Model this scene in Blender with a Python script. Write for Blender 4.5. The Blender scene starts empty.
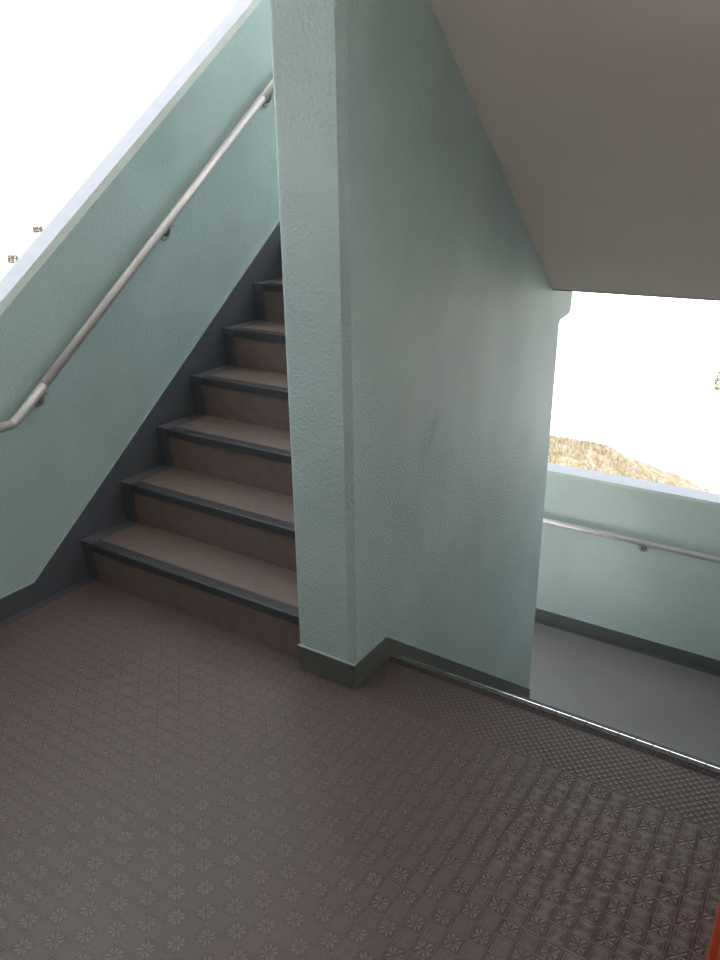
import bpy, bmesh, math, random
from mathutils import Vector, Matrix

C = bpy.context.scene.collection
sc = bpy.context.scene

# ------------------------------------------------------------------ camera
cam_data = bpy.data.cameras.new('camera')
cam = bpy.data.objects.new('camera', cam_data)
C.objects.link(cam)
F_PX = 763.934
cam_data.sensor_fit = 'VERTICAL'
cam_data.sensor_height = 36.0
cam_data.lens = F_PX / 960.0 * 36.0
cam_data.clip_start = 0.02
cam_data.clip_end = 2000
RV = Vector((0.83969108, 0.54292121, -0.0124678))
UV = Vector((-0.18854693, 0.31298626, 0.93085426))
FV = Vector((-0.50928277, 0.77927926, -0.36517789))
M = Matrix((RV, UV, -FV)).transposed().to_4x4()
M.translation = Vector((1.15246, -1.71161, 1.53821))
cam.matrix_world = M
sc.camera = cam

# ------------------------------------------------------------------ world, sun, exposure
SKY = 1.35
world = bpy.data.worlds.new('sky')
sc.world = world
world.use_nodes = True
bg = world.node_tree.nodes['Background']
bg.inputs['Color'].default_value = (0.85, 0.935, 1.0, 1)
bg.inputs['Strength'].default_value = SKY

sun_data = bpy.data.lights.new('sun', 'SUN')
sun_data.energy = 7.0
sun_data.angle = math.radians(0.6)
sun_data.color = (1.0, 0.945, 0.87)
sun = bpy.data.objects.new('sun', sun_data)
C.objects.link(sun)
# the sun stands behind the building (the stairwell is on the shaded side)
sun_dir = Vector((0.20, -0.75, 0.66)).normalized()
sun.rotation_euler = sun_dir.to_track_quat('Z', 'Y').to_euler()

sc.view_settings.view_transform = 'Standard'
sc.view_settings.look = 'None'
sc.view_settings.gamma = 1.0
sc.view_settings.use_curve_mapping = False
sc.view_settings.exposure = 1.32
sc.cycles.use_denoising = True
sc.cycles.max_bounces = 10
sc.cycles.diffuse_bounces = 7

# ------------------------------------------------------------------ dimensions (metres)
XL = -1.3644           # inner face of the left wall
W = 0.2191             # thickness of the centre wall
XR = 1.150             # inner face of the wall right of the flight down
XE = 2.60              # right end of the landing
YW = -0.14             # wall that closes the landing right of the flight down
R = 0.18               # riser
T = 0.2332             # tread
N = 7                  # risers per flight
S = R / T
N1 = 0.027             # front of the first nosing of the flight up
RY = 0.045             # face of its first riser
DE = 0.2385            # edge of the landing over the flight down
YE = 1.7386            # end of the centre wall
YF = 2.71              # inner face of the far parapets
H = N * R              # 1.26
YB = -2.30             # back wall
ZC = 2.33              # ceiling over the landing
PT = 1.2735            # left parapet top at y = 0.03
PTF = -0.185           # far lower parapet top

# ------------------------------------------------------------------ node helpers
def mat(name):
    m = bpy.data.materials.new(name)
    m.use_nodes = True
    nt = m.node_tree
    b = nt.nodes['Principled BSDF']
    return m, nt, b


class G:
    """tiny expression builder on a node tree"""
    def __init__(self, nt):
        self.nt = nt
        self.tc = nt.nodes.new('ShaderNodeTexCoord')

    def _set(self, sock, v):
        if isinstance(v, (int, float)):
            sock.default_value = v
        elif isinstance(v, tuple):
            sock.default_value = v
        else:
            self.nt.links.new(v, sock)

    def m(self, op, a, b=0.0, c=0.0):
        n = self.nt.nodes.new('ShaderNodeMath')
        n.operation = op
        for i, v in enumerate((a, b, c)):
            self._set(n.inputs[i], v)
        return n.outputs[0]

    def xyz(self):
        n = self.nt.nodes.new('ShaderNodeSeparateXYZ')
        self.nt.links.new(self.tc.outputs['Object'], n.inputs[0])
        return n.outputs[0], n.outputs[1], n.outputs[2]

    def noise(self, scale, detail=2.0, rough=0.5, stretch=None):
        n = self.nt.nodes.new('ShaderNodeTexNoise')
        n.inputs['Scale'].default_value = scale
        n.inputs['Detail'].default_value = detail
        n.inputs['Roughness'].default_value = rough
        if stretch:
            mp = self.nt.nodes.new('ShaderNodeMapping')
            mp.inputs['Scale'].default_value = stretch
            self.nt.links.new(self.tc.outputs['Object'], mp.inputs[0])
            self.nt.links.new(mp.outputs[0], n.inputs['Vector'])
        else:
            self.nt.links.new(self.tc.outputs['Object'], n.inputs['Vector'])
        return n.outputs['Fac']

    def ramp(self, fac, stops):
        n = self.nt.nodes.new('ShaderNodeValToRGB')
        el = n.color_ramp.elements
        while len(el) < len(stops):
            el.new(0.5)
        for e, (p, c) in zip(el, stops):
            e.position = p
            e.color = (*c, 1) if len(c) == 3 else c
        self.nt.links.new(fac, n.inputs[0])
        return n.outputs[0]

    def mix(self, fac, a, b):
        n = self.nt.nodes.new('ShaderNodeMix')
        n.data_type = 'RGBA'
        self._set(n.inputs[0], fac)
        for k, v in ((6, a), (7, b)):
            if isinstance(v, tuple):
                n.inputs[k].default_value = (*v, 1)
            else:
                self.nt.links.new(v, n.inputs[k])
        return n.outputs[2]

    def bump(self, height, dist, strength=1.0, normal=None):
        n = self.nt.nodes.new('ShaderNodeBump')
        n.inputs['Distance'].default_value = dist
        n.inputs['Strength'].default_value = strength
        self.nt.links.new(height, n.inputs['Height'])
        if normal is not None:
            self.nt.links.new(normal, n.inputs['Normal'])
        return n.outputs[0]


def sstep(g, v, lo, hi):
    n = g.nt.nodes.new('ShaderNodeMapRange')
    n.interpolation_type = 'SMOOTHSTEP'
    g._set(n.inputs['Value'], v)
    n.inputs['From Min'].default_value = lo
    n.inputs['From Max'].default_value = hi
    return n.outputs[0]


def stucco(name, col, stain=0.12, bump=0.0012, streak=False, rough=0.62, smudge=False):
    m, nt, b = mat(name)
    g = G(nt)
    blobs = g.noise(105, 3, 0.55)
    fine = g.noise(230, 2, 0.5)
    h = g.m('ADD', g.m('MULTIPLY', sstep(g, blobs, 0.36, 0.66), 1.0), g.m('MULTIPLY', fine, 0.45))
    if streak:
        h = g.m('ADD', g.m('MULTIPLY', h, 0.5), g.m('MULTIPLY', g.noise(60, 2, 0.5, (1, 1, 0.12)), 0.9))
    nt.links.new(g.bump(h, bump, 1.0), b.inputs['Normal'])
    big = g.noise(2.3, 4, 0.55)
    dk = tuple(c * (1 - stain) for c in col)
    lt = tuple(min(1, c * (1 + stain * 0.5)) for c in col)
    base = g.ramp(big, [(0.3, dk), (0.7, lt)])
    if smudge:
        # an old rub mark on the right face, at about (y 0.48, z 0.72)
        x, y, z = g.xyz()
        dy = g.m('DIVIDE', g.m('SUBTRACT', y, 0.49), 0.085)
        dz = g.m('DIVIDE', g.m('SUBTRACT', g.m('SUBTRACT', z, 0.725), g.m('MULTIPLY', g.m('SUBTRACT', y, 0.49), 1.0)), 0.07)
        d = g.m('SQRT', g.m('ADD', g.m('MULTIPLY', dy, dy), g.m('MULTIPLY', dz, dz)))
        k = g.m('MULTIPLY', g.m('SUBTRACT', 1.0, sstep(g, d, 0.1, 1.1)), g.m('MULTIPLY', sstep(g, g.noise(22, 3), 0.3, 0.7), 0.45))
        k = g.m('MULTIPLY', k, g.m('GREATER_THAN', x, -0.01))
        base = g.mix(k, base, tuple(c * 0.5 for c in col))
    # colour darker in the pits of the sprayed coat
    base = g.mix(g.m('MULTIPLY', g.m('SUBTRACT', 1.0, sstep(g, blobs, 0.28, 0.45)), 0.22), base, tuple(c * 0.55 for c in col))
    nt.links.new(base, b.inputs['Base Color'])
    b.inputs['Roughness'].default_value = rough
    b.inputs['Specular IOR Level'].default_value = 0.35
    return m


def plain(name, col, rough=0.5, metal=0.0, var=0.08, scale=14, bump=0.0, bscale=120, spec=0.5):
    m, nt, b = mat(name)
    g = G(nt)
    f = g.noise(scale, 3)
    base = g.ramp(f, [(0.3, tuple(c * (1 - var) for c in col)), (0.7, tuple(min(1, c * (1 + var)) for c in col))])
    nt.links.new(base, b.inputs['Base Color'])
    b.inputs['Roughness'].default_value = rough
    b.inputs['Metallic'].default_value = metal
    b.inputs['Specular IOR Level'].default_value = spec
    if bump:
        nt.links.new(g.bump(g.noise(bscale, 2), bump), b.inputs['Normal'])
    return m


def vinyl(name, col, kind):
    """embossed non-slip sheet: 'star' landing sheet with a studded border past y = 0, 'stud' studs all over"""
    m, nt, b = mat(name)
    g = G(nt)
    x, y, z = g.xyz()
    # studs, 23 mm checker
    q = math.pi / 0.0115
    st = g.m('MULTIPLY', g.m('SINE', g.m('MULTIPLY', x, q)), g.m('SINE', g.m('MULTIPLY', y, q)))
    stud = sstep(g, st, -0.1, 0.6)
    line = 0.0
    if kind == 'stud':
        h = g.m('ADD', g.m('MULTIPLY', stud, 0.25), 0.25)
        hb = h
    else:
        P = 0.046
        u = g.m('DIVIDE', g.m('ADD', x, 0.0678 + P / 2 + 46 * P), P)
        v = g.m('DIVIDE', g.m('ADD', y, 0.9963 + P / 2 + 46 * P), P)
        iu, iv = g.m('FLOOR', u), g.m('FLOOR', v)
        fu = g.m('SUBTRACT', g.m('SUBTRACT', u, iu), 0.5)
        fv = g.m('SUBTRACT', g.m('SUBTRACT', v, iv), 0.5)
        par = g.m('FLOORED_MODULO', g.m('ADD', iu, iv), 2.0)   # 0 = star cell
        au, av = g.m('ABSOLUTE', fu), g.m('ABSOLUTE', fv)
        mx = g.m('MAXIMUM', au, av)
        mn = g.m('MINIMUM', au, av)
        th = g.m('ARCTAN2', fv, fu)
        s4 = g.m('ABSOLUTE', g.m('SINE', g.m('MULTIPLY', th, 4.0)))
        petal = g.m('MULTIPLY', sstep(g, s4, 0.30, 0.70),
                    g.m('MULTIPLY', g.m('SUBTRACT', 1.0, sstep(g, mx, 0.36, 0.40)), sstep(g, mx, 0.06, 0.12)))
        petal = g.m('MULTIPLY', petal, g.m('ADD', 0.45, g.m('MULTIPLY', mx, 1.6)))
        ripple = g.m('MULTIPLY', g.m('ADD', g.m('SINE', g.m('MULTIPLY', mx, 2 * math.pi * 9.0)), 1.0), 0.5)
        ripple = g.m('MULTIPLY', ripple, g.m('SUBTRACT', 1.0, sstep(g, mx, 0.40, 0.44)))
        cell = g.m('ADD', g.m('MULTIPLY', petal, g.m('SUBTRACT', 1.0, par)), g.m('MULTIPLY', ripple, par))
        cellb = g.m('ADD', g.m('MULTIPLY', petal, g.m('SUBTRACT', 1.0, par)), g.m('MULTIPLY', g.m('MULTIPLY', ripple, par), 0.3))
        rib = g.m('MULTIPLY', sstep(g, mx, 0.455, 0.485), 0.55)
        star = g.m('ADD', g.m('SUBTRACT', cell, g.m('MULTIPLY', g.m('MULTIPLY', ripple, par), 0.28)), rib)
        starb = g.m('ADD', cellb, rib)
        zone = g.m('MULTIPLY', g.m('GREATER_THAN', y, 0.0), g.m('GREATER_THAN', x, 0.0))
        stz = g.m('ADD', g.m('MULTIPLY', stud, 0.4), 0.2)
        h = g.m('ADD', g.m('MULTIPLY', star, g.m('SUBTRACT', 1.0, zone)), g.m('MULTIPLY', stz, zone))
        hb = g.m('ADD', g.m('MULTIPLY', starb, g.m('SUBTRACT', 1.0, zone)), g.m('MULTIPLY', stz, zone))
    nrm = g.bump(hb, 0.0020, 1.0)
    nrm = g.bump(g.noise(900, 2), 0.0004, 0.6, nrm)
    nt.links.new(nrm, b.inputs['Normal'])
    big = g.noise(1.6, 4, 0.6)
    fine = g.noise(160, 3, 0.6)
    f = g.m('ADD', g.m('MULTIPLY', big, 0.6), g.m('MULTIPLY', fine, 0.4))
    base = g.ramp(f, [(0.32, tuple(c * 0.86 for c in col)), (0.68, tuple(c * 1.14 for c in col))])
    # relief contrast painted in: glinting raised faces paler, hollows darker as if shaded
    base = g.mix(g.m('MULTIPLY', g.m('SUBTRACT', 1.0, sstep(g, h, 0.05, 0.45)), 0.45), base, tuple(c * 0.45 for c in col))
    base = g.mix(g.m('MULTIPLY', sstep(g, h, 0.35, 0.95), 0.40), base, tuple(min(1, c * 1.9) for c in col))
    nt.links.new(base, b.inputs['Base Color'])
    b.inputs['Roughness'].default_value = 0.36
    b.inputs['Specular IOR Level'].default_value = 0.5
    return m


MINT = (0.43, 0.54, 0.53)
m_wall = stucco('mint_stucco', MINT)
m_wall_mid = stucco('mint_stucco_rubbed', MINT, smudge=True)
m_wall_far = stucco('mint_stucco_streaked', (0.47, 0.56, 0.525), streak=True, stain=0.08)
m_cap = plain('pale_coping_paint', (0.335, 0.335, 0.362), 0.6, var=0.05, bump=0.0006, bscale=60)
m_soffit = plain('soffit_paint', (0.81, 0.715, 0.67), 0.75, var=0.03, scale=3, bump=0.0004, bscale=90, spec=0.2)
m_conc = plain('concrete', (0.36, 0.35, 0.33), 0.85, var=0.12, bump=0.001)
m_floor = vinyl('star_vinyl', (0.140, 0.108, 0.101), 'star')
m_floor_low = vinyl('stud_vinyl', (0.225, 0.205, 0.205), 'stud')
m_step = plain('step_vinyl', (0.165, 0.125, 0.112), 0.55, var=0.10, scale=30, bump=0.0003, bscale=400)
m_nose = plain('charcoal_rubber', (0.051, 0.050, 0.054), 0.5, var=0.12, scale=50, bump=0.0003, bscale=500)
m_base = plain('dark_grey_skirting', (0.088, 0.091, 0.105), 0.5, var=0.10, scale=8, bump=0.0003)
m_base_green = plain('grey_green_skirting', (0.098, 0.106, 0.094), 0.5, var=0.10, scale=8, bump=0.0003)
m_caulk = plain('sealant', (0.42, 0.49, 0.50), 0.6, var=0.1)
m_rail = plain('rail_sleeve', (0.60, 0.565, 0.545), 0.34, metal=0.35, var=0.05, scale=30)
m_brkt = plain('bracket_metal', (0.34, 0.33, 0.33), 0.42, metal=0.4, var=0.1)
m_grate = plain('grating_plastic', (0.10, 0.088, 0.084), 0.55, var=0.1, scale=60)
m_block = plain('edge_block', (0.12, 0.115, 0.11), 0.45, var=0.15, scale=40)
m_edge = plain('bright_metal_edge', (0.92, 0.92, 0.93), 0.22, metal=1.0, var=0.1, scale=60)
m_door = plain('orange_steel_paint', (0.66, 0.115, 0.05), 0.42, var=0.05)
m_steel = plain('steel', (0.6, 0.6, 0.6), 0.3, metal=1.0, var=0.05)
m_back = plain('cream_wall_paint', (0.50, 0.49, 0.46), 0.7, var=0.05, bump=0.0006)
m_ground = plain('pale_gravel', (0.72, 0.69, 0.65), 0.9, var=0.04, scale=0.2)


# ------------------------------------------------------------------ mesh helpers
def link(name, bm, m, parent=None, smooth=False, bevel=0.0, segs=1, loc=None):
    bmesh.ops.recalc_face_normals(bm, faces=bm.faces)
    me = bpy.data.meshes.new(name)
    bm.to_mesh(me)
    bm.free()
    for mm in (m if isinstance(m, (list, tuple)) else [m]):
        me.materials.append(mm)
    if smooth:
        for p in me.polygons:
            p.use_smooth = True
    o = bpy.data.objects.new(name, me)
    C.objects.link(o)
    if parent is not None:
        o.parent = parent
    if loc is not None:
        o.location = loc
    if bevel:
        b = o.modifiers.new('bevel', 'BEVEL')
        b.width = bevel
        b.segments = segs
        b.limit_method = 'ANGLE'
        b.angle_limit = math.radians(25)
    return o


def box(bm, x0, x1, y0, y1, z0, z1, mi=0):
    vs = [bm.verts.new((x, y, z)) for x in (x0, x1) for y in (y0, y1) for z in (z0, z1)]
    for f in ((0, 1, 3, 2), (4, 6, 7, 5), (0, 4, 5, 1), (2, 3, 7, 6), (0, 2, 6, 4), (1, 5, 7, 3)):
        bm.faces.new([vs[i] for i in f]).material_index = mi


def prism_x(bm, pts, x0, x1):
    """polygon in (y, z) extruded along x"""
    a = [bm.verts.new((x0, y, z)) for y, z in pts]
    b = [bm.verts.new((x1, y, z)) for y, z in pts]
    bm.faces.new(a)
    bm.faces.new(list(reversed(b)))
    n = len(pts)
    for i in range(n):
        bm.faces.new((a[i], b[i], b[(i + 1) % n], a[(i + 1) % n]))


def prism_z(bm, pts, z0, z1):
    a = [bm.verts.new((x, y, z0)) for x, y in pts]
    b = [bm.verts.new((x, y, z1)) for x, y in pts]
    bm.faces.new(a)
    bm.faces.new(list(reversed(b)))
    n = len(pts)
    for i in range(n):
        bm.faces.new((a[i], b[i], b[(i + 1) % n], a[(i + 1) % n]))


def prism_y(bm, pts, y0, y1):
    a = [bm.verts.new((x, y0, z)) for x, z in pts]
    b = [bm.verts.new((x, y1, z)) for x, z in pts]
    bm.faces.new(a)
    bm.faces.new(list(reversed(b)))
    n = len(pts)
    for i in range(n):
        bm.faces.new((a[i], b[i], b[(i + 1) % n], a[(i + 1) % n]))


def tube(bm, pts, r, n=20, cap=True):
    pts = [Vector(p) for p in pts]
    rings = []
    for i, p in enumerate(pts):
        d0 = (p - pts[i - 1]).normalized() if i > 0 else None
        d1 = (pts[i + 1] - p).normalized() if i < len(pts) - 1 else None
        t = (d0 + d1).normalized() if d0 and d1 else (d0 or d1)
        k = 1.0 / max(0.5, t.dot(d1 or d0))
        ref = Vector((1, 0, 0)) if abs(t.x) < 0.8 else Vector((0, 0, 1))
        a = ref.cross(t).normalized()
        b = t.cross(a).normalized()
        rings.append([bm.verts.new(p + (a * math.cos(2 * math.pi * j / n) + b * math.sin(2 * math.pi * j / n)) * r) for j in range(n)])
    for r0, r1 in zip(rings, rings[1:]):
        for j in range(n):
            bm.faces.new((r0[j], r0[(j + 1) % n], r1[(j + 1) % n], r1[j]))
    if cap:
        bm.faces.new(list(reversed(rings[0])))
        bm.faces.new(rings[-1])


def disc(bm, c, axis, r, h, n=24):
    c = Vector(c)
    a = Vector(axis).normalized()
    tube(bm, [c, c + a * h], r, n)


def struct(name, bm, m, label=None, cat=None, **k):
    o = link(name, bm, m, **k)
    o['kind'] = 'structure'
    if label:
        o['label'] = label
        o['category'] = cat
    return o


def thing(name, label, cat, loc=(0, 0, 0), group=None):
    o = bpy.data.objects.new(name, None)
    o.empty_display_size = 0.1
    C.objects.link(o)
    o.location = loc
    o['label'] = label
    o['category'] = cat
    if group:
        o['group'] = group
    return o


# ------------------------------------------------------------------ landing floor, ceiling
bm = bmesh.new()
prism_z(bm, [(XL, YB), (XE, YB), (XE, YW), (XR, YW), (XR, 0.193), (0.0, 0.193), (0.0, 0.0), (-W, 0.0), (-W, RY + 0.05), (XL, RY + 0.05)], -0.18, 0.0)
struct('floor', bm, m_floor, 'brown grey vinyl landing floor embossed with small stars', 'floor')

bm = bmesh.new()
prism_z(bm, [(XL + 0.008, YB), (XL + 0.042, YB), (XL + 0.042, RY - 0.001), (XL + 0.008, RY - 0.001)], 0.0002, 0.0022)
struct('trim_1', bm, m_base, 'dark margin strip on the landing floor along the left wall', 'floor trim')

# ------------------------------------------------------------------ left parapet wall
def slope_top(y):
    return PT + (y - 0.03) * S

yb, yt = -0.20, 1.432
TH = 0.115

def parapet(name, pts_top, z_under, m, label, th=TH, ch=0.03):
    """wall along y on the left; pts_top = (y, z) polyline of its top inner edge; a chamfer and a pale coping run along the top"""
    bm = bmesh.new()
    # cross section per station: inner bottom, chamfer foot, chamfer top, outer top, outer bottom
    rows = []
    for (y, z), zb in zip(pts_top, z_under):
        rows.append([bm.verts.new(c) for c in ((XL, y, zb), (XL, y, z - ch), (XL - 0.012, y, z), (XL - th, y, z), (XL - th, y, zb))])
    for a, b in zip(rows, rows[1:]):
        for i in range(5):
            f = bm.faces.new((a[i], a[(i + 1) % 5], b[(i + 1) % 5], b[i]))
            f.material_index = 1 if i == 2 else (2 if i == 1 else 0)
    for e in (rows[0], rows[-1]):
        bm.faces.new(e)
    return struct(name, bm, [m, m_cap, m_chamfer], label, 'wall')

m_chamfer = stucco('pale_mint_edge', (0.50, 0.56, 0.53), bump=0.0008)
tops = [(YB, slope_top(yb)), (yb, slope_top(yb)), (yt, slope_top(yt)), (YF + 0.15, slope_top(yt))]
und = [-0.30, -0.30, -0.30 + (yt - yb) * S, H - 0.18]
parapet('wall_left', tops, und, m_wall, 'mint stucco parapet wall rising beside the stairs going up')
parapet('wall_left_lower', [(YE - 0.3, PTF), (YF, PTF)], [-H - 0.3, -H - 0.3], m_wall, 'mint parapet at the left end of the lower landing')

bm = bmesh.new()
box(bm, XL - TH, XL, YB, -1.55, slope_top(yb) + 0.0005, ZC - 0.0005)  # unseen wall added to cut the light reaching the pillar from the left
struct('wall_left_light_block', bm, m_wall, 'added unseen mint wall that cuts the light over the left parapet', 'wall')

# skirting / stringer band on the left wall
def str_top(y):
    return 0.2722 + (y - 0.03) * S
bm = bmesh.new()
ys = -0.204
ye = N1 + 6 * T + 0.06
prism_x(bm, [(YB, 0.0), (YB, 0.092), (ys, 0.092), (ye, str_top(ye)), (YF, str_top(ye)), (YF, H + 0.001), (N1 + 6 * T, 0.955), (RY + 0.13, 0.001), (RY + 0.10, 0.001)], XL, XL + 0.008)
struct('baseboard_left', bm, m_base, 'dark grey skirting band on the left wall that rises with the stairs', 'skirting', bevel=0.002)
bm = bmesh.new()
th = 0.005
prism_x(bm, [(YB, 0.0925), (YB, 0.0925 + th), (ys - 0.002, 0.0925 + th), (ye, str_top(ye) + th + .002), (ye, str_top(ye) + 0.0008), (ys, 0.0925)], XL + 0.0001, XL + 0.007)
struct('trim_2', bm, m_caulk, 'thin pale sealant line along the top of the left skirting', 'trim')

# ------------------------------------------------------------------ centre wall with the pillar edge
bm = bmesh.new()
ch = 0.020
ZT = 3.9
# plan profile of the nose, swept up; then the long wall with its bracket end as one yz prism
prof = [(0.03, -2.7), (YE, -2.7), (YE, 0.915), (YE + 0.006, 0.924), (YE + 0.022, 0.931), (YE + 0.10, 0.938), (YE + 0.135, 0.944), (YE + 0.150, 0.957), (YE + 0.155, 0.98), (YE + 0.155, 1.0795),
        (YE - 0.13, 1.0795), (YE - 0.13, ZT), (0.03, ZT)]
prism_x(bm, prof, -W, 0.0)
# replace the front face by the nose with chamfered right corner
front = [f for f in bm.faces if all(abs(v.co.y - 0.03) < 1e-6 for v in f.verts)]
bmesh.ops.delete(bm, geom=front, context='FACES_ONLY')
def vat(x, z):
    for v in bm.verts:
        if abs(v.co.x - x) < 1e-6 and abs(v.co.y - 0.03) < 1e-6 and abs(v.co.z - z) < 1e-6:
            return v
lo, hi = [], []
for z, lst in ((-2.7, lo), (ZT, hi)):
    lst.append(vat(-W, z))
    lst.append(bm.verts.new((-W, 0.012, z)))
    lst.append(bm.verts.new((-W + 0.003, 0.003, z)))
    lst.append(bm.verts.new((-W + 0.010, 0.0, z)))
    lst.append(bm.verts.new((-ch, 0.0, z)))
    lst.append(bm.verts.new((0.0, ch, z)))
    lst.append(vat(0.0, z))
for i in range(6):
    bm.faces.new((lo[i], lo[i + 1], hi[i + 1], hi[i]))
bm.faces.new(lo)
bm.faces.new(hi)
struct('wall_center', bm, m_wall_mid, 'mint stucco wall between the two flights of stairs, ending in a pillar edge', 'wall')

bm = bmesh.new()
t = 0.007
zt = 0.093
y2 = DE - 0.03
z_of = lambda y: 0.0568 - (y - 0.2406) * S
y_k = 0.2406 + (0.0568 - zt) / S
# front board along the pillar
box(bm, -W, 0.0 - 0.002, -t, 0.0, 0.0, zt)
o = struct('baseboard_front', bm, m_base_green, 'grey green skirting across the foot of the pillar', 'skirting', bevel=0.002)
bm = bmesh.new()
prism_x(bm, [(-t, 0.0), (-t, zt), (y_k, zt), (YE, z_of(YE)), (YE, z_of(YE) - 0.36), (DE + 0.02, -0.30), (DE, 0.0)], 0.0, t)
struct('baseboard_center', bm, m_base_green, 'grey green skirting on the centre wall sloping down with the descending stairs', 'skirting', bevel=0.002)
bm = bmesh.new()
box(bm, -W + 0.001, t, -t - 0.0002, -0.0002, zt + 0.0004, zt + 0.0035)
struct('trim_3', bm, m_caulk, 'thin sealant line on the pillar skirting', 'trim')
bm = bmesh.new()
prism_x(bm, [(0.0, zt + 0.0004), (0.0, zt + 0.0035), (y_k + .001, zt + 0.0035), (YE, z_of(YE) + 0.005), (YE, z_of(YE) + 0.0008), (y_k, zt + 0.0004)], 0.0002, t)
struct('trim_4', bm, m_caulk, 'thin sealant line on the sloping skirting of the centre wall', 'trim')

# ------------------------------------------------------------------ upper flight soffit and slabs (the ceiling seen at top right)
YS0 = YE - 0.13
def sof(y):
    return 1.0843 + (YS0 - y) * S
y_top = YS0 - (ZC - 1.0843) / S
bm = bmesh.new()
prism_x(bm, [(YS0, sof(YS0)), (YS0, H), (DE + 6 * T, H), (DE, H * 2), (y_top, H * 2), (y_top, sof(y_top))], 0.0005, XR + 0.03)
struct('ceiling', bm, m_soffit, 'pale beige sloping underside of the flight above', 'ceiling')
bm = bmesh.new()
prism_z(bm, [(XL - TH, YB), (XE + 0.15, YB), (XE + 0.15, YW), (XR + 0.03, YW), (XR + 0.03, y_top - 0.001), (0.0005, y_top - 0.001), (0.0005, -0.001), (-W - 0.0005, -0.001), (-W - 0.0005, 0.03), (XL - TH, 0.03)], ZC, 2 * H)
struct('ceiling_landing', bm, m_soffit, 'pale beige ceiling over the landing', 'ceiling')
# next flight up, over the stairs on the left
bm = bmesh.new()
prism_x(bm, [(0.031, ZC + .02), (0.031, 2 * H), (N1 + 6 * T, 3 * H), (YS0, 3 * H), (YS0, 3 * H - 0.18)], XL, -W - 0.0005)
struct('ceiling_stair', bm, m_soffit, 'sloping underside of the next flight over the left stairs', 'ceiling')
bm = bmesh.new()
box(bm, XL, XR + 0.03, YS0 + 0.0005, YF + 0.15, 3 * H - 0.18, 3 * H)
struct('ceiling_upper', bm, m_soffit, 'underside of the half landing two flights up', 'ceiling')
# half landing above (top of the flight up)
bm = bmesh.new()
prism_z(bm, [(XL + 0.009, YS0 + 0.0005), (-W - 0.0005, YS0 + 0.0005), (-W - 0.0005, YS0 + 0.0005), (XR + 0.03, YS0 + 0.0005), (XR + 0.03, YF), (XL + 0.009, YF)][:2] + [(XR + 0.03, YS0 + 0.0005), (XR + 0.03, YF), (XL + 0.009, YF)], H - 0.18, H)
struct('floor_upper', bm, [m_step], 'half landing slab at the head of the left stairs', 'floor')
bm = bmesh.new()
prism_y(bm, [(XL, H - 0.18), (XL, 2.356), (XR + 0.2, 2.356), (XR + 0.2, H - 0.18)], YF, YF + 0.15)
struct('wall_far_upper', bm, m_wall_far, 'mint parapet of the half landing at the head of the stairs', 'wall')

# ------------------------------------------------------------------ lower half landing
bm = bmesh.new()
box(bm, XL, XR + 0.03, DE + 6 * T + 0.018, YF, -H - 0.18, -H)
struct('floor_lower', bm, m_floor_low, 'grey studded vinyl floor of the lower half landing', 'floor')
bm = bmesh.new()
x0, x1 = XL - TH, XR + 0.5
ch = 0.016
sec = [(YF, -H - 0.2), (YF, PTF - ch), (YF + 0.008, PTF), (YF + 0.15, PTF), (YF + 0.15, -H - 0.2)]
a = [bm.verts.new((x0, y, z)) for y, z in sec]
b = [bm.verts.new((x1, y, z)) for y, z in sec]
for i in range(5):
    f = bm.faces.new((a[i], b[i], b[(i + 1) % 5], a[(i + 1) % 5]))
    f.material_index = 1 if i == 2 else (2 if i == 1 else 0)
bm.faces.new(a)
bm.faces.new(b)
struct('wall_far', bm, [m_wall_far, m_cap, m_chamfer], 'mint parapet wall beyond the lower half landing with a pale top', 'wall')
bm = bmesh.new()
box(bm, XL, XR, YF - 0.008, YF, -H, -H + 0.083)
struct('baseboard_far', bm, m_base_green, 'dark skirting along the far parapet of the lower landing', 'skirting', bevel=0.002)
bm = bmesh.new()
box(bm, XL, XR, YF - 0.008, YF - 0.0002, -H + 0.0834, -H + 0.089)
struct('trim_5', bm, m_caulk, 'thin pale sealant line along the far skirting', 'trim')
bm = bmesh.new()
box(bm, XL, XR, YF - 0.05, YF - 0.0085, -H + 0.0002, -H + 0.0022)
struct('trim_6', bm, m_base, 'dark margin strip on the lower landing floor', 'floor trim')

# ------------------------------------------------------------------ right wall, back wall and the block behind (they shade the stairwell)
bm = bmesh.new()
prism_x(bm, [(YW, -6), (YF + 0.15, -6), (YF + 0.15, H - 0.181), (YE - 0.1, H - 0.181), (YE - 0.1, 6), (YW, 6)], XR + 0.0305, XR + 0.2)
struct('wall_right', bm, m_back, 'cream wall on the right of the flight down', 'wall')
bm = bmesh.new()
box(bm, XL - TH - 0.1, 9, YB - 0.25, YB - 0.0005, -6, 9)
struct('wall_back', bm, m_back, 'cream wall behind the landing', 'wall')

for nm, z0, z1, lb in (('wall_right_upper', H - 0.18, 2.356, 'mint parapet at the right end of the upper half landing'),):
    bm = bmesh.new()
    box(bm, XR + 0.0305, XR + 0.18, YE - 0.0995, YF - 0.0005, z0, z1)
    struct(nm, bm, m_wall_far, lb, 'wall')

# wall right of the flight down, and the parapet at the right end of the landing
bm = bmesh.new()
box(bm, XR + 0.2005, XE + 0.15, YW, YW + 0.15, -0.3, ZC - 0.0005)
struct('wall_front', bm, m_wall, 'mint wall at the right end of the landing', 'wall')
bm = bmesh.new()
box(bm, XE + 0.0005, XE + 0.15, YB, YW - 0.0005, -0.3, 1.096)
struct('wall_right_end', bm, m_wall, 'mint parapet at the right end of the landing', 'wall')

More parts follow.
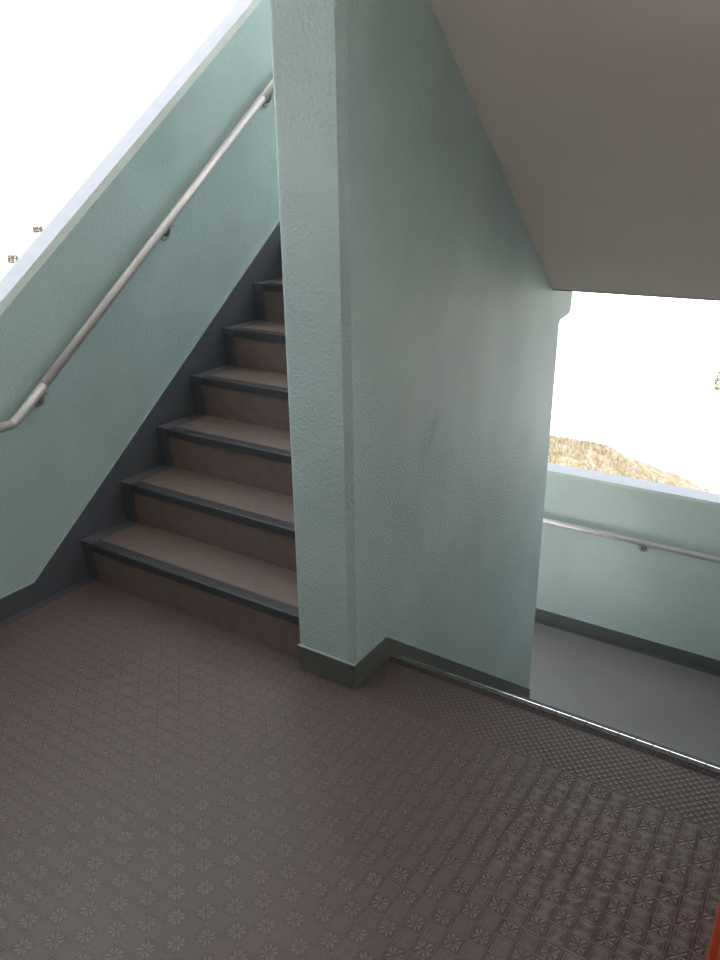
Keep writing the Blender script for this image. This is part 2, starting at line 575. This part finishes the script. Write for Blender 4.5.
# orange steel cabinet on the floor against that wall
dx, cy0, cy1, cw, chh = 1.1385, -0.58, YW - 0.004, 0.25, 0.66
cb = thing('floor_cabinet', 'orange red painted steel cabinet at the right edge of the landing floor', 'cabinet', (dx + cw / 2, (cy0 + cy1) / 2, 0.0))
hw, hd = cw / 2, (cy1 - cy0) / 2
bm = bmesh.new()
box(bm, -hw, hw, -hd, hd, 0.0, chh)
link('body', bm, m_door, cb, bevel=0.004, segs=2)
bm = bmesh.new()
box(bm, -hw + 0.015, hw - 0.015, -hd - 0.012, -hd - 0.0002, 0.03, chh - 0.02)
dr = link('door', bm, m_door, cb, bevel=0.003, segs=2)
bm = bmesh.new()
tube(bm, [(hw - 0.045, -hd - 0.012, 0.32), (hw - 0.045, -hd - 0.034, 0.325), (hw - 0.045, -hd - 0.034, 0.405), (hw - 0.045, -hd - 0.012, 0.41)], 0.005, 10)
link('handle', bm, m_steel, dr)
for z in (0.10, chh - 0.10):
    bm = bmesh.new()
    tube(bm, [(-hw + 0.012, -hd - 0.010, z - 0.03), (-hw + 0.012, -hd - 0.010, z + 0.03)], 0.006, 10)
    link('hinge', bm, m_steel, dr)

# ------------------------------------------------------------------ staircases
def flight(name, label, x0, x1, loc, n, up, margin_left=True, mirror=False):
    """steps rising along +y from loc; each step is a mesh with its nosing and dark margin strip as children"""
    root = thing(name, label, 'staircase', loc)
    back = 0.018
    for k in range(n):
        y0 = k * T + back
        z1 = (k + 1) * R
        z0 = k * R
        last = k == n - 1
        bm = bmesh.new()
        depth = T if not last else T * 0.8
        y1 = y0 + depth
        # solid wedge-like step: riser face, tread, sloping underside
        yt_ = k * T + 0.0045
        pts = [(y0, z0), (yt_, z1 - 0.001), (y1, z1 - 0.001), (y1, z1 - 0.30), (y0, z0 - 0.12)]
        if k == 0:
            pts = [(y0, z0 + 0.0005), (yt_, z1 - 0.001), (y1, z1 - 0.001), (y1, z0 + 0.0005)] if up else pts
        prism_x(bm, pts, x0, x1)
        st = link('step', bm, m_step, root)
        # nosing: L strip over the tread edge
        m0 = x0 + 0.066
        bm = bmesh.new()
        prism_x(bm, [(k * T, z1 - 0.034), (k * T, z1 - 0.003), (k * T + 0.004, z1 + 0.0005), (k * T + 0.048, z1 + 0.0005), (k * T + 0.048, z1 - 0.003), (yt_ - 0.0003, z1 - 0.004), (yt_ - 0.0003, z1 - 0.034)], m0, x1)
        # three shallow ribs on the tread face
        for j in range(3):
            yy = k * T + 0.010 + j * 0.012
            box(bm, m0 + 0.002, x1 - 0.002, yy, yy + 0.006, z1 + 0.0005, z1 + 0.0014)
        link('nosing', bm, m_nose, st)
        # margin strip: on the riser, under and over the edge, along the tread
        bm = bmesh.new()
        e = 0.0018
        prism_x(bm, [(y0 - e, z0 + 0.001), (yt_ - e, z1 - 0.034), (k * T + 0.001, z1 - 0.030), (k * T + 0.001, z1 + 0.0003), (y1 - 0.002, z1 + 0.0003),
                     (y1 - 0.002, z1 - 0.0008), (yt_ - 0.0002, z1 - 0.0008), (y0 - 0.0002, z0 + 0.001)], x0, m0 - 0.0005)
        link('margin_strip', bm, m_base, st)
    return root

flight('staircase', 'brown vinyl stairs with charcoal nosings climbing between the left wall and the pillar',
       XL + 0.0085, -W - 0.0005, (0, N1, 0), N, True)
# flight down: built upward from the lower half landing, its top step is the landing edge
bm_root = thing('staircase', 'brown vinyl stairs going down beyond the landing edge on the right', 'staircase', (0, 0, 0))
for k in range(1, N):
    # k = 1 first tread below the landing
    zt_ = -k * R
    yr = DE - 0.018 + (k - 1) * T          # riser above this tread
    bm = bmesh.new()
    prism_x(bm, [(yr, zt_ + R - 0.04), (yr, zt_), (yr + T, zt_), (yr + T, zt_ - 0.12), (yr - 0.01, zt_ - 0.12 + 0.0), (yr - 0.01, zt_ + R - 0.04)], t + 0.0005, XR)
    st = link('step', bm, m_step, bm_root)
    bm = bmesh.new()
    yn = yr + T
    prism_x(bm, [(yn + 0.018, zt_ - 0.034), (yn + 0.018, zt_ - 0.003), (yn + 0.014, zt_ + 0.0015), (yn - 0.03, zt_ + 0.0015), (yn - 0.03, zt_ + 0.0002), (yn + 0.0005, zt_ + 0.0002), (yn + 0.0005, zt_ - 0.034)], t + 0.0005, XR)
    link('nosing', bm, m_nose, st)
bm = bmesh.new()
yr = DE - 0.018 + (N - 1) * T
box(bm, t + 0.0005, XR, yr - 0.01, yr, -H, -H + R - 0.036)
link('riser', bm, m_step, bm_root)

# ------------------------------------------------------------------ perforated edge grating over the flight down
gr = thing('edge_grating', 'black perforated strip with small blocks and a bright metal edge along the landing edge', 'grating', (t + 0.001, 0.194, 0))
gl = XR - t - 0.002
bm = bmesh.new()
# frame bars and cross bars leave rows of small square holes
for y0 in (0.0, 0.0075, 0.015):
    box(bm, 0, gl, y0, y0 + 0.0026, -0.010, 0.0012)
nx = int(gl / 0.0070)
for i in range(nx + 1):
    x = i * 0.0070
    if x + 0.0026 < gl:
        box(bm, x, x + 0.0026, 0.0026, 0.015, -0.010, 0.0008)
box(bm, 0, gl, 0.0, 0.0176, -0.034, -0.031)
link('perforated_strip', bm, m_grate, gr)
P = 0.0482
off = (0.834 - t - 0.001) % P
xs = [0.0] + [off + i * P for i in range(40) if off + i * P < gl - 0.005] + [gl]
for i, (xa, xb) in enumerate(zip(xs, xs[1:])):
    bm = bmesh.new()
    box(bm, xa + (0.0012 if i else 0), xb - 0.0012, 0.0225, 0.0395, -0.030, 0.0018)
    b = link('edge_block', bm, m_block, gr, bevel=0.0012)
    bm = bmesh.new()
    prism_x(bm, [(0.0405, -0.034), (0.0405, 0.0026), (0.0440, 0.00175), (0.0440, -0.034)], xa + (0.0015 if i else 0), xb - 0.0015)  # top tilted so the metal mirrors the sky as a white line
    e = link('front_edge', bm, m_edge, b)

# ------------------------------------------------------------------ handrails
RR = 0.0175
def bracket(parent, wall_pt, rail_pt, nrm, m=m_brkt):
    """rosette on the wall, bent arm, saddle under the rail"""
    w = Vector(wall_pt); r_ = Vector(rail_pt); nv = Vector(nrm)
    bm = bmesh.new()
    elbow = Vector((r_.x, r_.y, r_.z)) - Vector((0, 0, 0.045))
    pts = [w + nv * 0.004]
    for i in range(7):
        s = i / 6
        a = w + nv * 0.02
        c = w * 0.15 + Vector((r_.x, r_.y, w.z)) * 0.85
        p0, p1, p2 = a, c, r_ - Vector((0, 0, RR * 0.6))
        pts.append(p0 * (1 - s) ** 2 + p1 * 2 * s * (1 - s) + p2 * s * s)
    tube(bm, pts, 0.0065, 12)
    br = link('bracket', bm, m, parent, smooth=True)
    bm = bmesh.new()
    disc(bm, w + nv * 0.0003, nv, 0.024, 0.006, 20)
    link('rosette', bm, m, br, bevel=0.0015)
    bm = bmesh.new()
    box(bm, r_.x - 0.011, r_.x + 0.011, r_.y - 0.022, r_.y + 0.022, r_.z - RR - 0.005, r_.z - RR + 0.0005)
    link('saddle', bm, m, br, bevel=0.001)
    return br

HX = XL + 0.06
def hz(y):
    return 0.9227 + (y - 0.03) * S
yk = -0.195
zk = hz(yk)
root = thing('handrail', 'silver tube handrail climbing along the left wall beside the stairs', 'handrail', (HX, yk, zk))
L0 = Vector((HX, yk, zk))
def rel(p):
    return Vector(p) - L0
bm = bmesh.new()
yA = -0.0564
yZ = 1.2824
top_end = 1.46
bend = [(HX, yk - 0.02, zk - 0.002), (HX, yk - 0.006, zk), (HX, yk + 0.006, hz(yk + 0.006) + 0.001), (HX, yk + 0.03, hz(yk + 0.03))]
tube(bm, [rel((HX, YB + 0.12, zk - 0.002))] + [rel(p) for p in bend[:1]], RR)
link('rail', bm, m_rail, root, smooth=True)
bm = bmesh.new()
tube(bm, [rel(p) for p in bend] + [rel((HX, yA, hz(yA)))], RR)
link('elbow', bm, m_rail, root, smooth=True)
bm = bmesh.new()
tube(bm, [rel((HX, yA + 0.003, hz(yA + 0.003))), rel((HX, yZ, hz(yZ)))], RR)
link('rail', bm, m_rail, root, smooth=True)
bm = bmesh.new()
tube(bm, [rel((HX, yZ + 0.003, hz(yZ + 0.003))), rel((HX, top_end, hz(top_end))), rel((HX, 1.52, hz(top_end) + 0.02)), rel((HX, YF - 0.3, hz(top_end) + 0.02))], RR)
link('rail', bm, m_rail, root, smooth=True)
for yj in (yA, yZ):
    bm = bmesh.new()
    tube(bm, [rel((HX, yj, hz(yj))), rel((HX, yj + 0.003, hz(yj + 0.003)))], RR * 0.93)
    link('joint_ring', bm, m_brkt, root)
for y in (-0.07, 0.64, 1.35, -1.0, -1.9):
    if y > yk:
        z = hz(y)
    else:
        z = zk
    wp = rel((XL, y + (0.02 if y > yk else 0), z - 0.058))
    bracket(root, wp, rel((HX, y, z)), (1, 0, 0))

zr = -0.5
zr = -0.8299
# scale of the far rail: on the ray through the fitted line at the real distance
k_ = (YF + 1.71161) / (3.41781 + 1.71161)
zr = 1.53821 + (-0.82994 - 1.53821) * k_
root2 = thing('handrail', 'silver tube handrail running level along the far lower parapet', 'handrail', (0, YF - 0.055, zr))
bm = bmesh.new()
tube(bm, [(XL + 0.15, 0, 0), (XR - 0.05, 0, 0)], RR)
link('rail', bm, m_rail, root2, smooth=True)
for x in (-1.1, -0.395, 0.3096, 1.0):
    w = Vector((x, 0.055, -0.06))
    bm = bmesh.new()
    p0, p1, p2 = Vector((x, 0.048, -0.06)), Vector((x, 0.004, -0.062)), Vector((x, 0, -RR * 0.6))
    tube(bm, [p0 * (1 - s) ** 2 + p1 * 2 * s * (1 - s) + p2 * s * s for s in [i / 7 for i in range(8)]], 0.0065, 12)
    br = link('bracket', bm, m_brkt, root2, smooth=True)
    bm = bmesh.new()
    disc(bm, (x, 0.0547, -0.06), (0, -1, 0), 0.024, 0.006, 20)
    link('rosette', bm, m_brkt, br, bevel=0.0015)
    bm = bmesh.new()
    box(bm, x - 0.022, x + 0.022, -0.011, 0.011, -RR - 0.005, -RR + 0.0005)
    link('saddle', bm, m_brkt, br, bevel=0.001)

# ------------------------------------------------------------------ outside: pale sunlit ground, dry grass mound, shrubs
ZG = -6.0
bm = bmesh.new()
box(bm, -400, 400, -60, 600, ZG - 0.5, ZG)
struct('ground', bm, m_ground, 'pale sunlit ground outside the stairwell', 'ground')

random.seed(7)
from mathutils import noise as mnoise
def grass_mat(name, stops):
    m, nt, b = mat(name)
    g = G(nt)
    f = g.noise(2.2, 5, 0.65)
    nt.links.new(g.ramp(f, stops), b.inputs['Base Color'])
    b.inputs['Roughness'].default_value = 0.9
    b.inputs['Specular IOR Level'].default_value = 0.1
    return m
m_dry = grass_mat('dry_grass', [(0.34, (0.135, 0.09, 0.048)), (0.46, (0.19, 0.17, 0.14)), (0.55, (0.125, 0.10, 0.048)), (0.68, (0.20, 0.19, 0.17))])
m_bush = grass_mat('dull_leaves', [(0.3, (0.055, 0.047, 0.038)), (0.7, (0.11, 0.098, 0.085))])
m_green = grass_mat('green_leaves', [(0.3, (0.11, 0.13, 0.085)), (0.7, (0.15, 0.165, 0.135))])

# mound: ridge running across, its crest falls to the right
MY = 15.0
def crest(x):
    pts = [(-14, -4.9), (-9, -4.5), (-5.6, -4.5), (-4.35, -4.45), (-3.75, -4.46), (-3.2, -4.76), (-2.3, -5.28), (-1.6, -5.66), (-0.9, -6.1), (0.2, -6.1), (3, -6.2)]
    for (xa, za), (xb, zb) in zip(pts, pts[1:]):
        if xa <= x <= xb:
            s = (x - xa) / (xb - xa)
            return za + (zb - za) * s
    return -6.2
bm = bmesh.new()
nx, ny = 110, 40
grid = []
for j in range(ny + 1):
    row = []
    for i in range(nx + 1):
        x = -14 + 16 * i / nx
        s = -1 + 2 * j / ny
        y = MY + s * (3.0 if s < 0 else 5.0)
        hgt = (crest(x) + 6.2) * (1 - s * s) ** 1.2
        z = -6.2 + hgt + 0.10 * mnoise.noise(Vector((x * 2.2, y * 2.2, 3))) + 0.05 * mnoise.noise(Vector((x * 6, y * 6, 9)))
        row.append(bm.verts.new((x, y, z)))
    grid.append(row)
for j in range(ny):
    for i in range(nx):
        bm.faces.new((grid[j][i], grid[j][i + 1], grid[j + 1][i + 1], grid[j + 1][i]))
mound = struct('hill', bm, m_dry, 'mound of dry tan grass beyond the far parapet', 'hill', smooth=True)
bm = bmesh.new()
for k in range(9000):
    x = random.uniform(-9, 1.2)
    s = random.uniform(-0.75, 0.35)
    y = MY + s * (3.0 if s < 0 else 5.0)
    z = -6.2 + (crest(x) + 6.2) * (1 - s * s) ** 1.2
    if z < -5.97:
        continue
    h = random.uniform(0.08, 0.20)
    a = random.uniform(0, math.pi)
    w = 0.02
    lx, ly = random.uniform(-0.08, 0.08), random.uniform(-0.08, 0.08)
    v = [bm.verts.new((x - w * math.cos(a), y - w * math.sin(a), z - 0.06)), bm.verts.new((x + w * math.cos(a), y + w * math.sin(a), z - 0.06)), bm.verts.new((x + lx, y + ly, z + h))]
    bm.faces.new(v)
gs = link('dry_grass', bm, m_dry)
gs['kind'] = 'stuff'
gs['label'] = 'dry tan grass growing over the mound beyond the far parapet'
gs['category'] = 'grass'

def shrub(label, x, y, z, w, h, m, n=260):
    root = thing('shrub', label, 'shrub', (x, y, z))
    bm = bmesh.new()
    for k in range(n):
        u, v = random.uniform(0, 2 * math.pi), random.uniform(0.05, 1)
        rr = random.uniform(0.6, 1.0)
        p = Vector((math.cos(u) * w * rr * math.sqrt(max(0, 1 - (v - 0.4) ** 2)), math.sin(u) * w * rr * math.sqrt(max(0, 1 - (v - 0.4) ** 2)) * 0.7, v * h))
        q = Vector((random.gauss(0, 1), random.gauss(0, 1), random.gauss(0, 1))).normalized()
        r2 = q.orthogonal().normalized()
        sz = w * 0.16
        vs = [bm.verts.new(p + q * sz), bm.verts.new(p + r2 * sz * 0.6), bm.verts.new(p - q * sz), bm.verts.new(p - r2 * sz * 0.6)]
        bm.faces.new(vs)
    link('foliage', bm, m, root)
    bm = bmesh.new()
    for k in range(5):
        a = k * 1.3
        tube(bm, [(0, 0, 0), (math.cos(a) * w * 0.4, math.sin(a) * w * 0.3, h * 0.6)], w * 0.03, 6)
    link('stems', bm, m_bush, root)
    return root
shrub('brown shrub far out on the pale ground, upper of two specks beyond the left parapet', -117.5, 82.0, ZG, 1.1, 1.0, m_bush)
shrub('brown shrub nearer the left parapet, lower of the two specks', -73.5, 47.5, ZG, 0.7, 0.8, m_bush)
shrub('pale green shrub on the bright ground at the right edge of the opening', -2.62, 29.2, ZG, 0.42, 0.7, m_green)
